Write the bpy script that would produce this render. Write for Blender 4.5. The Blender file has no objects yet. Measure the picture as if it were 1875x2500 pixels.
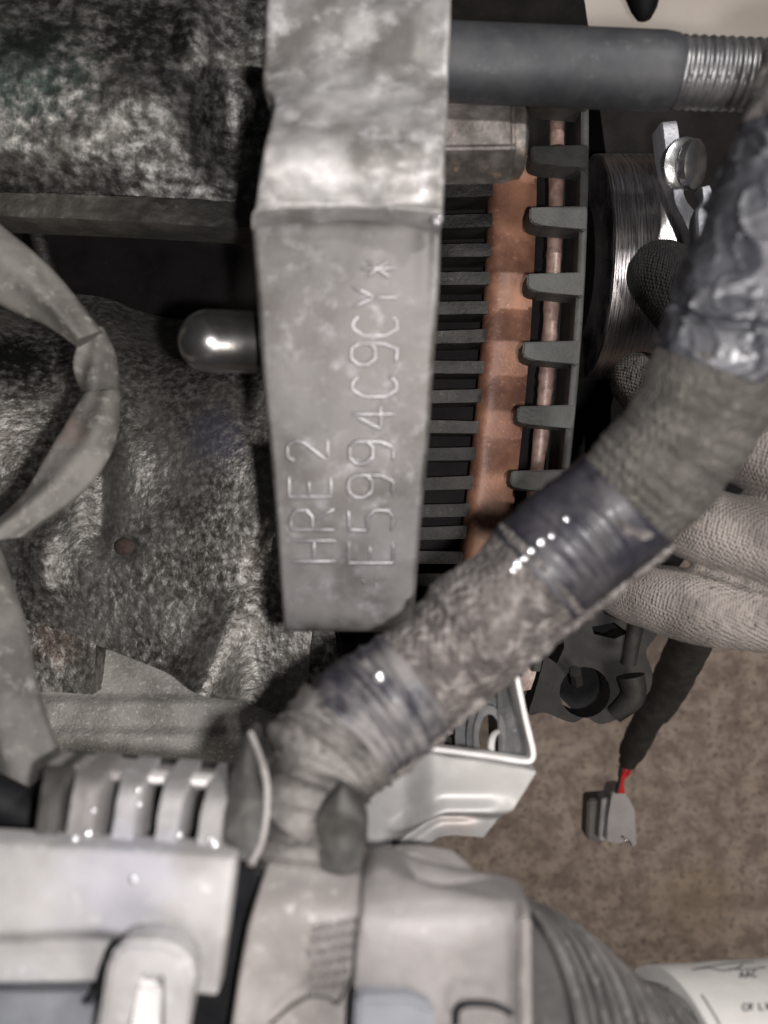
import bpy, bmesh, math, random
from mathutils import Vector, Matrix, noise
random.seed(7)
S = bpy.context.scene
COL = S.collection
# ---------------------------------------------------------------- camera, world, lights
CAMZ, K = 0.60, 1.2
cam_d = bpy.data.cameras.new('camera'); cam = bpy.data.objects.new('camera', cam_d); COL.objects.link(cam)
cam.location = (0, 0, CAMZ)
cam_d.sensor_fit = 'VERTICAL'; cam_d.sensor_height = 36; cam_d.lens = 30
cam_d.clip_start = 0.005; cam_d.clip_end = 20
cam_d.dof.use_dof = True; cam_d.dof.focus_distance = 0.262; cam_d.dof.aperture_fstop = 12.5
S.camera = cam
w = bpy.data.worlds.new('World'); S.world = w; w.use_nodes = True
bgn = w.node_tree.nodes['Background']; bgn.inputs[0].default_value = (0.92, 0.95, 1.0, 1); bgn.inputs[1].default_value = 0.03
def lamp(name, kind, loc, power, size, color, aim=None, spot=None):
    l = bpy.data.lights.new(name, kind); l.energy = power; l.color = color
    if kind == 'AREA': l.shape = 'DISK'; l.size = size
    else: l.shadow_soft_size = size
    if spot: l.spot_size = math.radians(spot[0]); l.spot_blend = spot[1]
    o = bpy.data.objects.new(name, l); COL.objects.link(o); o.location = loc
    if aim: o.rotation_euler = (Vector(aim) - Vector(loc)).to_track_quat('-Z', 'Y').to_euler()
    return o
lamp('work_lamp', 'SPOT', (0.15, 0.17, 0.61), 2.2, 0.006, (1.0, 0.97, 0.95), (-0.0, 0.0, 0.38), (130, 0.6))
lamp('phone_light', 'SPOT', (0.013, -0.005, 0.602), 1.85, 0.003, (1.0, 0.962, 0.955), (0.0, -0.01, 0.4), (150, 0.6))
lamp('workshop_lamp', 'AREA', (0.55, -0.45, 1.3), 7.0, 0.4, (1.0, 0.93, 0.86), (0.08, -0.05, 0.1))
S.view_settings.view_transform = 'Standard'; S.view_settings.look = 'None'
S.view_settings.exposure = 0.0; S.view_settings.gamma = 1.0
S.cycles.use_denoising = True
S.cycles.max_bounces = 6
# ---------------------------------------------------------------- coordinates: photo pixel + distance below the lens (cm)
def W(u, v, d):
    d = d / 100.0
    return Vector(((u - 937.5) / 2500 * K * d, -(v - 1250) / 2500 * K * d, CAMZ - d))
def PX(n, d): return n / 2500 * K * d / 100.0
def N(p, s, o=4, H=1.0): return noise.fractal(p * s, H, 2.0, o)
def nz(p, s): return noise.noise(p * s)
def sm(a, b, x):
    t = max(0.0, min(1.0, (x - a) / (b - a))) if a != b else float(x > a)
    return t * t * (3 - 2 * t)
# ---------------------------------------------------------------- materials
MATS = {}
def mat(name, c1, c2=None, s=150, c3=None, s3=600, th=(0.5, 0.62), rough=0.6, r2=None, metal=0.0, bump=0.0, bs=900, bd=0.0006,
        vor=0, stain_shade=None, up=None, spec=0.5, coat=0.0, stretch=None, detail=8, lines=None):
    m = bpy.data.materials.new(name); m.use_nodes = True; nt = m.node_tree; nd = nt.nodes; lk = nt.links
    b = nd['Principled BSDF']; b.inputs['Metallic'].default_value = metal; b.inputs['Specular IOR Level'].default_value = spec
    if coat: b.inputs['Coat Weight'].default_value = coat; b.inputs['Coat Roughness'].default_value = 0.18
    tc = nd.new('ShaderNodeNewGeometry'); co = tc.outputs['Position']
    if stretch:
        mp = nd.new('ShaderNodeMapping'); mp.inputs['Scale'].default_value = stretch[:3]
        if len(stretch) > 3: mp.inputs['Rotation'].default_value = (0, 0, math.radians(stretch[3]))
        lk.new(co, mp.inputs[0]); co = mp.outputs[0]
    def nse(sc, det=detail, rg=0.6, dist=0.0):
        n = nd.new('ShaderNodeTexNoise'); n.inputs['Scale'].default_value = sc; n.inputs['Detail'].default_value = det
        n.inputs['Roughness'].default_value = rg; n.inputs['Distortion'].default_value = dist * 0.2
        lk.new(co, n.inputs['Vector']); return n.outputs[0]
    def rng(src, a, b_, lo=0.0, hi=1.0):
        r = nd.new('ShaderNodeMapRange'); r.interpolation_type = 'SMOOTHSTEP'
        r.inputs['From Min'].default_value = a; r.inputs['From Max'].default_value = b_
        r.inputs['To Min'].default_value = lo; r.inputs['To Max'].default_value = hi
        lk.new(src, r.inputs['Value']); return r.outputs[0]
    def mix(f, a, b_):
        x = nd.new('ShaderNodeMix'); x.data_type = 'RGBA'
        lk.new(f, x.inputs[0]) if not isinstance(f, float) else setattr(x.inputs[0], 'default_value', f)
        for i, c in ((6, a), (7, b_)):
            if isinstance(c, tuple): x.inputs[i].default_value = (*c, 1)
            else: lk.new(c, x.inputs[i])
        return x.outputs[2]
    def mul(a, b_):
        x = nd.new('ShaderNodeMath'); x.operation = 'MULTIPLY'
        for i, c in ((0, a), (1, b_)):
            if isinstance(c, (int, float)): x.inputs[i].default_value = c
            else: lk.new(c, x.inputs[i])
        return x.outputs[0]
    big = nse(s)
    col = mix(rng(big, 0.36, 0.64), c1, c2 or c1)
    fine = nse(s3, 6, 0.65, 0.4)
    if c3: col = mix(rng(fine, *th), col, c3)
    for st in (stain_shade or []):     # (u,v,d,radius m,colour,amount) a patch of rust or stain, or of painted shade or reflection, with its own place
        u_, v_, d_, rad, sc_, am = st
        dn = nd.new('ShaderNodeVectorMath'); dn.operation = 'DISTANCE'; lk.new(tc.outputs['Position'], dn.inputs[0]); dn.inputs[1].default_value = W(u_, v_, d_)
        wob = nd.new('ShaderNodeMath'); wob.operation = 'MULTIPLY_ADD'; lk.new(fine, wob.inputs[0]); wob.inputs[1].default_value = rad * 1.6; lk.new(dn.outputs['Value'], wob.inputs[2])
        col = mix(rng(wob.outputs[0], rad * 1.9, rad * 1.1, 0.0, am), col, sc_)
    if up:                       # dust settled on faces that look up: (colour, amount, noise scale)
        sx = nd.new('ShaderNodeSeparateXYZ'); lk.new(tc.outputs['Normal'], sx.inputs[0])
        dm = mul(rng(sx.outputs[2], 0.15, 0.95), rng(nse(up[2], 5), 0.34, 0.62, 0.0, up[1]))
        col = mix(dm, col, up[0])
        rr = nd.new('ShaderNodeMix'); rr.data_type = 'FLOAT'; lk.new(dm, rr.inputs[0]); rr.inputs[2].default_value = rough; rr.inputs[3].default_value = 0.85
        lk.new(rr.outputs[0], b.inputs['Roughness'])
    elif r2 is not None: lk.new(rng(big, 0.35, 0.65, rough, r2), b.inputs['Roughness'])
    else: b.inputs['Roughness'].default_value = rough
    lk.new(col, b.inputs['Base Color'])
    if bump:
        h = nse(bs, 6, 0.6)
        if vor:
            vn = nd.new('ShaderNodeTexVoronoi'); vn.inputs['Scale'].default_value = vor; vn.inputs['Randomness'].default_value = 0.3 if name.startswith('grey knit') else 0.6 
            lk.new(co, vn.inputs['Vector'])
            a_ = nd.new('ShaderNodeMath'); a_.operation = 'MULTIPLY_ADD'; lk.new(vn.outputs['Distance'], a_.inputs[0]); a_.inputs[1].default_value = -1.0; lk.new(mul(h, 0.5), a_.inputs[2]); h = a_.outputs[0]
        bp = nd.new('ShaderNodeBump'); bp.inputs['Strength'].default_value = bump; bp.inputs['Distance'].default_value = bd
        lk.new(h, bp.inputs['Height']); lk.new(bp.outputs[0], b.inputs['Normal'])
    MATS[name] = m; return m
RUST = (0.16, 0.075, 0.04)
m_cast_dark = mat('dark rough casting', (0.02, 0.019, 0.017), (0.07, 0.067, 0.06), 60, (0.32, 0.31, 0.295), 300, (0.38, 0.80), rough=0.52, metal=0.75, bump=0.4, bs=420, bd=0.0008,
    stain_shade=[(560, 480, 21, 0.008, (0.10, 0.055, 0.035), 0.5), (60, 120, 21, 0.02, (0.03, 0.05, 0.042), 0.6), (560, 230, 22, 0.013, (0.012, 0.011, 0.009), 0.92), (350, 20, 22, 0.016, (0.014, 0.013, 0.010), 0.9), (100, 120, 22, 0.011, (0.018, 0.022, 0.018), 0.75)])  # near-black patches put the shade around the bulge into the colour
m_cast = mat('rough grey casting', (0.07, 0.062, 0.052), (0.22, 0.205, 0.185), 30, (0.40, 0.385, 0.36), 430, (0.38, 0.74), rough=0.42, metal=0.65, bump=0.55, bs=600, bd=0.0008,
    stain_shade=[(330, 850, 26, 0.012, (0.13, 0.07, 0.045), 0.6), (510, 1050, 26, 0.014, (0.11, 0.11, 0.16), 0.6), (150, 1560, 27, 0.01, (0.11, 0.065, 0.045), 0.5), (620, 640, 28, 0.026, (0.022, 0.02, 0.016), 0.85), (330, 640, 28, 0.02, (0.02, 0.018, 0.015), 0.85), (40, 850, 27.5, 0.018, (0.012, 0.014, 0.012), 0.92), (640, 850, 28, 0.02, (0.02, 0.018, 0.014), 0.85), (230, 1130, 25.7, 0.008, (0.04, 0.036, 0.03), 0.7)])  # rust patches, plus shade in the near-black and a reflection in the bluish colour
m_cast_low = mat('pale rough casting', (0.26, 0.245, 0.225), (0.40, 0.38, 0.355), 70, (0.56, 0.54, 0.51), 800, (0.52, 0.7), rough=0.65, metal=0.2, bump=0.8, bs=1000, bd=0.0006)
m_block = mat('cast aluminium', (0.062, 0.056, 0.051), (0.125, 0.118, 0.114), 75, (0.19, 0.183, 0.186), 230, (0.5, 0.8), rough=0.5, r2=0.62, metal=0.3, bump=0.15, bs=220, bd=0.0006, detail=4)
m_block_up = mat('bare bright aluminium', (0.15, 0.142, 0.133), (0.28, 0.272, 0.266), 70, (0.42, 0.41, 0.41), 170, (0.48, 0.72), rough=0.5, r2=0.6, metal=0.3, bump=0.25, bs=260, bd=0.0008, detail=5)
m_block_hi = mat('glint bright aluminium', (0.17, 0.163, 0.163), (0.26, 0.253, 0.256), 160, rough=0.36, metal=0.5, bump=0.3, bs=400)  # lighter copy of the block metal, bevel glints put into the colour
m_rod = mat('phosphated steel', (0.026, 0.028, 0.032), (0.042, 0.043, 0.046), 120, (0.075, 0.075, 0.075), 300, (0.55, 0.8), stain_shade=[(1600, 172, 18.9, 0.0016, (0.008, 0.008, 0.009), 0.9)], rough=0.6, metal=0.2, bump=0.15, bs=1200, bd=0.0003)
m_thread = mat('threaded steel', (0.13, 0.13, 0.135), (0.2, 0.2, 0.2), 200, rough=0.38, metal=0.75, bump=0.2, bs=900)
m_hex = mat('dull brown steel', (0.08, 0.07, 0.062), (0.17, 0.152, 0.145), 160, (0.26, 0.2, 0.15), 260, (0.55, 0.75), rough=0.42, metal=0.4, bump=0.3, bs=500)
m_pin = mat('polished dark pin', (0.22, 0.215, 0.21), (0.30, 0.295, 0.29), 200, rough=0.27, metal=0.95, bump=0.05, bs=600)
m_fin = mat('dark lamination', (0.010, 0.0095, 0.0085), (0.022, 0.020, 0.018), 150, (0.08, 0.073, 0.066), 520, (0.6, 0.75), rough=0.6, metal=0.3, bump=0.6, bs=900)
m_copper = mat('rust coloured band', (0.13, 0.058, 0.038), (0.28, 0.137, 0.085), 60, (0.33, 0.185, 0.125), 700, (0.55, 0.75), rough=0.5, metal=0.1, bump=0.25, bs=1000)
m_pink = mat('varnished winding', (0.16, 0.10, 0.083), (0.28, 0.19, 0.16), 260, rough=0.38, metal=0.1, bump=0.3, bs=800)
m_hous = mat('grey housing', (0.026, 0.027, 0.025), (0.045, 0.045, 0.042), 120, (0.085, 0.08, 0.076), 500, (0.6, 0.8), rough=0.55, metal=0.25, bump=0.35, bs=1200, bd=0.0004)
m_black = mat('shade black metal', (0.010, 0.009, 0.009), (0.016, 0.014, 0.014), 60, (0.03, 0.028, 0.026), 300, (0.6, 0.8), rough=0.7, metal=0.0, bump=0.5, bs=500, spec=0.08)  # near-black colour carries the deep shade behind and between parts
m_brush = mat('brushed steel', (0.5, 0.46, 0.46), (0.7, 0.67, 0.67), 2600, (0.28, 0.24, 0.24), 900, (0.57, 0.7), rough=0.22, r2=0.34, metal=1.0, bump=0.55, bs=1700, bd=0.0003, stretch=(1, 0.035, 0.035))
m_steel = mat('bright steel', (0.42, 0.42, 0.43), (0.6, 0.6, 0.6), 100, rough=0.24, r2=0.36, metal=0.95, bump=0.12, bs=700)
m_arm = mat('grey cast arm', (0.24, 0.245, 0.27), (0.34, 0.34, 0.36), 150, (0.46, 0.46, 0.47), 600, (0.55, 0.75), rough=0.45, metal=0.5, bump=0.4, bs=1000)
DUST = (0.36, 0.335, 0.305)
m_tape = mat('glossy black tape', (0.013, 0.014, 0.018), (0.024, 0.025, 0.03), 130, rough=0.36, up=((0.09, 0.09, 0.095), 0.5, 150), coat=0.08, bump=0.25, bs=420, bd=0.0008)
m_tape2 = mat('dusty glossy tape', (0.012, 0.012, 0.018), (0.022, 0.022, 0.028), 120, rough=0.42, up=((0.16, 0.149, 0.144), 0.85, 95), coat=0.03, spec=0.35, bump=0.3, bs=380, bd=0.0008)
m_cloth = mat('olive cloth tape', (0.04, 0.036, 0.031), (0.068, 0.062, 0.054), 150, (0.115, 0.106, 0.095), 520, (0.52, 0.72), rough=0.9, bump=1.0, vor=1100, bd=0.0009, bs=600)
m_cloth2 = mat('dusty cloth tape', (0.045, 0.039, 0.036), (0.09, 0.08, 0.074), 170, (0.19, 0.172, 0.162), 330, (0.46, 0.66), rough=0.95, bump=1.0, vor=800, bd=0.0012, bs=500)
m_cloth3 = mat('pale dusty wrinkled tape', (0.05, 0.046, 0.043), (0.145, 0.135, 0.127), 130, (0.028, 0.026, 0.024), 330, (0.54, 0.68), rough=0.6, bump=0.8, bs=380, bd=0.0012, spec=0.3, detail=10)
m_conn = mat('dusty pale plastic', (0.19, 0.183, 0.179), (0.29, 0.282, 0.278), 48, (0.38, 0.37, 0.366), 330, (0.56, 0.74), spec=0.2, rough=0.6, r2=0.7, bump=0.2, bs=300, bd=0.0006, detail=4,
    stain_shade=[(300, 2150, 12.6, 0.012, (0.27, 0.265, 0.30), 0.6), (40, 2440, 12.6, 0.006, (0.2, 0.215, 0.235), 0.5), (470, 2090, 12.6, 0.0035, (0.17, 0.16, 0.15), 0.6), (420, 2230, 12.4, 0.003, (0.22, 0.21, 0.2), 0.5)])
m_conn_b = mat('bluish grey plastic', (0.11, 0.116, 0.128), (0.16, 0.167, 0.18), 60, rough=0.35, bump=0.2, bs=300)
m_conn2 = mat('dusty beige plastic', (0.16, 0.148, 0.14), (0.25, 0.235, 0.225), 60, (0.34, 0.325, 0.31), 420, (0.55, 0.74), rough=0.55, bump=0.3, bs=500, bd=0.0006, detail=5)
m_conn3 = mat('dusty grey plastic', (0.115, 0.107, 0.103), (0.17, 0.16, 0.155), 60, (0.34, 0.325, 0.31), 650, (0.62, 0.76), rough=0.55, bump=0.35, bs=700, bd=0.0005)
m_slot = mat('dark grimy plastic', (0.02, 0.019, 0.017), (0.045, 0.042, 0.038), 130, (0.12, 0.113, 0.107), 500, (0.6, 0.75), rough=0.7, bump=0.5, bs=600)
m_void = mat('black rubber and gap fill', (0.006, 0.006, 0.007), (0.012, 0.012, 0.013), 100, rough=0.6, bump=0.2, bs=500, spec=0.12)  # rubber black, also painted into gaps and seams as their shade
m_conduit = mat('corrugated conduit', (0.055, 0.052, 0.05), (0.105, 0.10, 0.095), 90, (0.23, 0.22, 0.21), 420, (0.56, 0.72), rough=0.34, up=((0.17, 0.162, 0.155), 0.55, 140), bump=0.25, bs=500)
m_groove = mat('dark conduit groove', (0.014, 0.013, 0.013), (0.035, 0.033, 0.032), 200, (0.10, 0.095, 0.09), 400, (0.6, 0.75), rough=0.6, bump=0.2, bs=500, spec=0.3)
m_label = mat('white label sleeve', (0.42, 0.405, 0.385), (0.50, 0.485, 0.46), 60, (0.34, 0.32, 0.30), 400, (0.62, 0.8), rough=0.7, bump=0.15, bs=300)
m_ink = mat('black ink', (0.04, 0.04, 0.04), rough=0.6)
m_plate = mat('zinc plated steel', (0.33, 0.32, 0.31), (0.41, 0.40, 0.39), 60, (0.58, 0.56, 0.54), 380, (0.66, 0.8), rough=0.45, r2=0.55, metal=0.25, bump=0.12, bs=400, bd=0.0004, stain_shade=[(1120, 2000, 18, 0.006, (0.42, 0.33, 0.28), 0.4)])
m_plate_edge = mat('sheared steel edge', (0.50, 0.485, 0.47), (0.62, 0.605, 0.59), 100, rough=0.42, metal=0.2)
m_rubber = mat('grey rubber', (0.055, 0.055, 0.058), (0.10, 0.10, 0.10), 140, (0.2, 0.2, 0.2), 400, (0.62, 0.78), rough=0.55, bump=0.3, bs=500)
m_cover = mat('dark moulded plastic', (0.018, 0.017, 0.016), (0.032, 0.03, 0.028), 120, (0.07, 0.066, 0.06), 600, (0.62, 0.8), spec=0.25, rough=0.6, bump=0.3, bs=700)
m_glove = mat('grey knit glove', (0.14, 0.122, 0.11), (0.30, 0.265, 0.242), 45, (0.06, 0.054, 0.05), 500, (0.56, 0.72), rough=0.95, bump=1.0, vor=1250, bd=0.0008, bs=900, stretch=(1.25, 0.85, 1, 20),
    stain_shade=[(1620, 690, 24.2, 0.034, (0.012, 0.012, 0.013), 0.97)])
m_strap = mat('dusty vinyl sheath', (0.07, 0.065, 0.058), (0.14, 0.131, 0.122), 60, (0.20, 0.188, 0.175), 330, (0.52, 0.74), rough=0.6, r2=0.75, spec=0.3, bump=0.45, bs=600, bd=0.0005, stain_shade=[(200, 1090, 19.5, 0.008, (0.2, 0.13, 0.10), 0.5)])
m_cable = mat('black cable sleeve', (0.016, 0.014, 0.012), (0.03, 0.027, 0.024), 200, rough=0.6, bump=0.5, bs=700)
m_red = mat('red wire', (0.55, 0.03, 0.03), rough=0.4)
m_dwire = mat('dark wire', (0.03, 0.02, 0.02), rough=0.5)
m_plug = mat('grey plug plastic', (0.24, 0.22, 0.22), (0.30, 0.28, 0.28), 90, (0.26, 0.24, 0.24), 400, (0.6, 0.8), rough=0.5, bump=0.2, bs=500)
m_plug_d = mat('dark plug plastic', (0.06, 0.052, 0.047), (0.09, 0.08, 0.072), 90, rough=0.55, bump=0.2, bs=500)
m_floor = mat('oily brown concrete', (0.20, 0.15, 0.123), (0.37, 0.295, 0.24), 75, (0.12, 0.088, 0.072), 260, (0.5, 0.66), rough=0.7, bump=0.5, bs=170, bd=0.002,
    stain_shade=[(1480, 1620, 60, 0.05, (0.09, 0.065, 0.05), 0.6), (1700, 2200, 60, 0.04, (0.24, 0.17, 0.09), 0.4)])
m_paint = mat('cream paint', (0.80, 0.72, 0.65), (0.85, 0.77, 0.70), 40, rough=0.5, bump=0.1, bs=200)
m_bead = mat('shiny bead metal', (0.7, 0.7, 0.72), rough=0.18, metal=0.8)  # for beads standing in for specular glints, and the plug contact
# ---------------------------------------------------------------- object helpers
WLOC = {}
def thing(name, label, cat, loc, group=None):
    o = bpy.data.objects.new(name, None); COL.objects.link(o); o.location = loc; o.empty_display_size = 0.01
    o['label'] = label; o['category'] = cat
    if group: o['group'] = group
    WLOC[o.name] = Vector(loc); return o
def obj(name, bm, m, parent=None, label=None, cat=None, kind=None, group=None, smooth=40, origin=None):
    bmesh.ops.recalc_face_normals(bm, faces=bm.faces)
    me = bpy.data.meshes.new(name)
    if parent is not None: org = WLOC[parent.name]
    elif origin is not None: org = Vector(origin)
    else:
        xs = [v.co for v in bm.verts]; org = sum(xs, Vector()) / max(1, len(xs))
    bmesh.ops.translate(bm, verts=bm.verts, vec=-org)
    bm.to_mesh(me); bm.free()
    for ms in (m if isinstance(m, (list, tuple)) else [m]): me.materials.append(ms)
    if smooth is not None:
        me.shade_smooth(); me.set_sharp_from_angle(angle=math.radians(smooth))
    o = bpy.data.objects.new(name, me); COL.objects.link(o)
    if parent is not None: o.parent = parent
    else: o.location = org
    WLOC[o.name] = org
    if label: o['label'] = label
    if cat: o['category'] = cat
    if kind: o['kind'] = kind
    if group: o['group'] = group
    return o
def interp(pts, t, smooth=True):
    n = len(pts) - 1; x = max(0.0, min(n - 1e-9, t * n)); i = int(x); f = x - i
    p1, p2 = pts[i], pts[i + 1]
    if not smooth: return [a + (b - a) * f for a, b in zip(p1, p2)]
    p0 = pts[max(0, i - 1)]; p3 = pts[min(n, i + 2)]
    return [0.5 * ((2 * b) + (c - a) * f + (2 * a - 5 * b + 4 * c - d) * f * f + (3 * b - a - 3 * c + d) * f ** 3) for a, b, c, d in zip(p0, p1, p2, p3)]
def net(rows, nu, nv, thick, disp=None, rnd=0.0, smooth=True, bm=None, back=None):
    """rows of (u,v,d) control points -> a solid sheet with real thickness (m) below it; disp(p,s,t)-> m"""
    bm = bm or bmesh.new(); F = []; B = []
    for j in range(nv + 1):
        t = j / nv; row = []; brow = []
        ctl = [interp([r[k] for r in rows], t, smooth) for k in range(len(rows[0]))]
        for i in range(nu + 1):
            s = i / nu; u, v, d = interp(ctl, s, smooth); p = W(u, v, d); q = p.copy()
            if disp: p.z += disp(p, s, t)
            if rnd:
                es = min(i, nu - i) / nu; et = min(j, nv - j) / nv
                for e in (es, et):
                    if e < 0.06: p.z -= rnd * (1 - math.sqrt(max(0, 1 - (1 - e / 0.06) ** 2)))
            row.append(bm.verts.new(p)); brow.append(bm.verts.new((q.x, q.y, q.z - thick - rnd)))
        F.append(row); B.append(brow)
    for j in range(nv):
        for i in range(nu):
            bm.faces.new((F[j][i], F[j][i + 1], F[j + 1][i + 1], F[j + 1][i]))
            bm.faces.new((B[j][i], B[j + 1][i], B[j + 1][i + 1], B[j][i + 1]))
    for i in range(nu):
        bm.faces.new((F[0][i], B[0][i], B[0][i + 1], F[0][i + 1])); bm.faces.new((F[nv][i], F[nv][i + 1], B[nv][i + 1], B[nv][i]))
    for j in range(nv):
        bm.faces.new((F[j][0], F[j + 1][0], B[j + 1][0], B[j][0])); bm.faces.new((F[j][nu], B[j][nu], B[j + 1][nu], F[j + 1][nu]))
    return bm
def prism(pts, thick, bev=0.0005, bm=None, seg=2):
    """pts (u,v,d) outline -> plate with real thickness, bevelled"""
    b2 = bmesh.new(); f = [b2.verts.new(W(*p)) for p in pts]; k = [b2.verts.new(v.co - Vector((0, 0, thick))) for v in f]
    b2.faces.new(f); b2.faces.new(k[::-1]); n = len(f)
    for i in range(n): b2.faces.new((f[i], k[i], k[(i + 1) % n], f[(i + 1) % n]))
    if bev: bmesh.ops.bevel(b2, geom=b2.edges[:], offset=bev, segments=seg, affect='EDGES', clamp_overlap=True)
    bmesh.ops.triangulate(b2, faces=[x for x in b2.faces if len(x.verts) > 4])
    if bm is None: return b2
    me = bpy.data.meshes.new('t'); b2.to_mesh(me); b2.free(); bm.from_mesh(me); bpy.data.meshes.remove(me); return bm
def tube(path, rad, ns=24, disp=None, flat=1.0, caps=True, bm=None, dome=False):
    """path: world Vectors, rad: metres per point; disp(theta, i/n, p) metres outward"""
    bm = bm or bmesh.new(); n = len(path); rings = []; up = Vector((0, 0, 1)); prev = None
    for i, p in enumerate(path):
        tg = (path[min(n - 1, i + 1)] - path[max(0, i - 1)]).normalized()
        a = up.cross(tg) if prev is None else prev - tg * prev.dot(tg)
        if a.length < 1e-5: a = Vector((1, 0, 0))
        a.normalize(); prev = a; b = tg.cross(a); r = rad[i] if isinstance(rad, (list, tuple)) else rad; ring = []
        for k in range(ns):
            th = 2 * math.pi * k / ns; dr = disp(th, i / (n - 1), p) if disp else 0
            ring.append(bm.verts.new(p + a * math.cos(th) * (r + dr) + b * math.sin(th) * (r + dr) * flat))
        rings.append(ring)
    for i in range(n - 1):
        for k in range(ns):
            bm.faces.new((rings[i][k], rings[i][(k + 1) % ns], rings[i + 1][(k + 1) % ns], rings[i + 1][k]))
    if caps: bm.faces.new(rings[0][::-1]); bm.faces.new(rings[-1])
    return bm
def spl(ctl, n, smooth=True):
    out = [interp(ctl, i / (n - 1), smooth) for i in range(n)]
    return [W(*o[:3]) for o in out], [PX(o[3], o[2]) if len(o) > 3 else 0 for o in out]
def domed(p0, p1, r, n=8):
    """path + radii for a straight cylinder with a rounded start"""
    ax = (p1 - p0).normalized(); P = []; R = []
    for i in range(n):
        a = math.pi / 2 * i / n; P.append(p0 + ax * r * (1 - math.cos(a)) * 0.999); R.append(max(r * math.sin(a), r * 0.04))
    P.append(p0 + ax * r); R.append(r); P.append(p1); R.append(r); return P, R
def ball(c, r, sc=(1, 1, 1), bm=None, sub=2):
    bm = bm or bmesh.new(); q = bmesh.ops.create_icosphere(bm, subdivisions=sub, radius=r)
    for v in q['verts']: v.co = Vector((v.co.x * sc[0], v.co.y * sc[1], v.co.z * sc[2])) + c
    return bm
from mathutils.bvhtree import BVHTree
def onto(objs, u, v, lift=0.0):
    o_ = Vector((0, 0, CAMZ)); dr = (W(u, v, 10) - o_).normalized(); best = None
    for ob in objs:
        wl = WLOC[ob.name]; tr = BV.get(ob.name)
        if tr is None: tr = BV[ob.name] = BVHTree.FromPolygons([x.co + wl for x in ob.data.vertices], [p_.vertices[:] for p_ in ob.data.polygons])
        h = tr.ray_cast(o_, dr)
        if h[0] is not None and (best is None or h[3] < best[1]): best = (h[0], h[3])
    return (best[0] - dr * lift) if best else W(u, v, 14)
BV = {}
# ---------------------------------------------------------------- the setting
bm = bmesh.new()
for x, y in ((-3, -3), (3, -3), (3, 3), (-3, 3)): bm.verts.new((x, y, 0))
bm.faces.new(bm.verts[:]); fl = obj('floor', bm, m_floor, kind='structure', smooth=None, origin=(0, 0, 0)); fl['label'] = 'oily brown concrete workshop floor far below the engine'
# ---------------------------------------------------------------- dark engine mass behind everything, deep shade put into its black colour
bm = net([[(-260, -260, 33), (500, -260, 33), (1000, -260, 33), (1395, -260, 33)], [(-260, 400, 33), (500, 400, 32.5), (1000, 400, 33), (1440, 110, 33)],
          [(-260, 1200, 32), (500, 1200, 32), (1000, 1200, 33), (1560, 1200, 33)], [(-260, 1960, 31), (400, 1960, 31), (820, 1860, 32), (1290, 1640, 33)]], 50, 60, 0.05,
         lambda p, s, t: N(p, 40) * 0.004 + N(p, 200, 3) * 0.0012)
obj('engine_block', bm, m_black, label='engine block coloured black for the deep shade behind the other metal parts', cat='engine block')
bm = net([[(1440, 108, 31), (1700, 112, 31), (2250, 120, 31)], [(1500, 600, 31), (1800, 700, 31), (2250, 700, 31)], [(1480, 1300, 31), (1600, 1400, 31), (1640, 1400, 31)]], 24, 24, 0.02,
         lambda p, s, t: N(p, 60) * 0.003)
obj('shade_backing', bm, m_black, label='black sheet added for the deep shade behind the taped wiring loom', cat='cover')  # black sheet added where only deep shade lies
# ---------------------------------------------------------------- upper left casting
def dA(p, s, t):
    u = (p.x / (CAMZ - p.z)) / K * 2500 + 937.5; v = 1250 - (p.y / (CAMZ - p.z)) / K * 2500
    z = 0.003 * math.exp(-((v - 400) / 110) ** 2) * math.exp(-((u - 230) / 300) ** 4)
    z += 0.004 * math.exp(-((u - 480) / 45) ** 2 - ((v - 90) / 110) ** 2)
    z -= 0.006 * math.exp(-((u - 560) / 70) ** 2 - ((v - 330) / 160) ** 2)
    z += 0.004 * math.exp(-((u - 380) / 100) ** 2 - ((v - 260) / 70) ** 2)
    return z + N(p, 35, 3) * 0.0022 + N(p, 420, 2) * 0.00025
t = thing('cast_housing', 'dark rough cast housing with bright speckled bulge in the upper left corner', 'casting', W(300, 300, 24))
bm = net([[(-200, -200, 23.0), (250, -200, 23.8), (720, -200, 24.6)], [(-200, 120, 21.0), (250, 130, 22.2), (720, 130, 23.6)], [(-200, 330, 21.6), (250, 340, 22.5), (720, 350, 23.6)], [(-200, 470, 22.9), (250, 482, 23.2), (720, 510, 23.6)]], 150, 130, 0.02, dA)
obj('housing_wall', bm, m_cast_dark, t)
bm = net([[(-200, 462, 22.2), (250, 474, 22.2), (720, 500, 22.2)], [(-200, 522, 22.0), (250, 540, 22.0), (720, 566, 22.0)]], 120, 14, 0.012, lambda p, s, t: N(p, 90) * 0.0008 + N(p, 500, 3) * 0.0004, rnd=0.001)
obj('lower_rim', bm, mat('smooth grimy casting', (0.035, 0.033, 0.028), (0.065, 0.06, 0.053), 120, (0.12, 0.112, 0.10), 420, (0.58, 0.76), rough=0.6, metal=0.2, bump=0.6, bs=700), t)
P, R = spl([(80, 520, 25, 20), (105, 620, 25, 20), (150, 740, 25.5, 22)], 12)
obj('thin_rod', tube(P, R, 12), m_fin, label='thin grimy rod below the rim of the dark cast housing', cat='rod')
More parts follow.
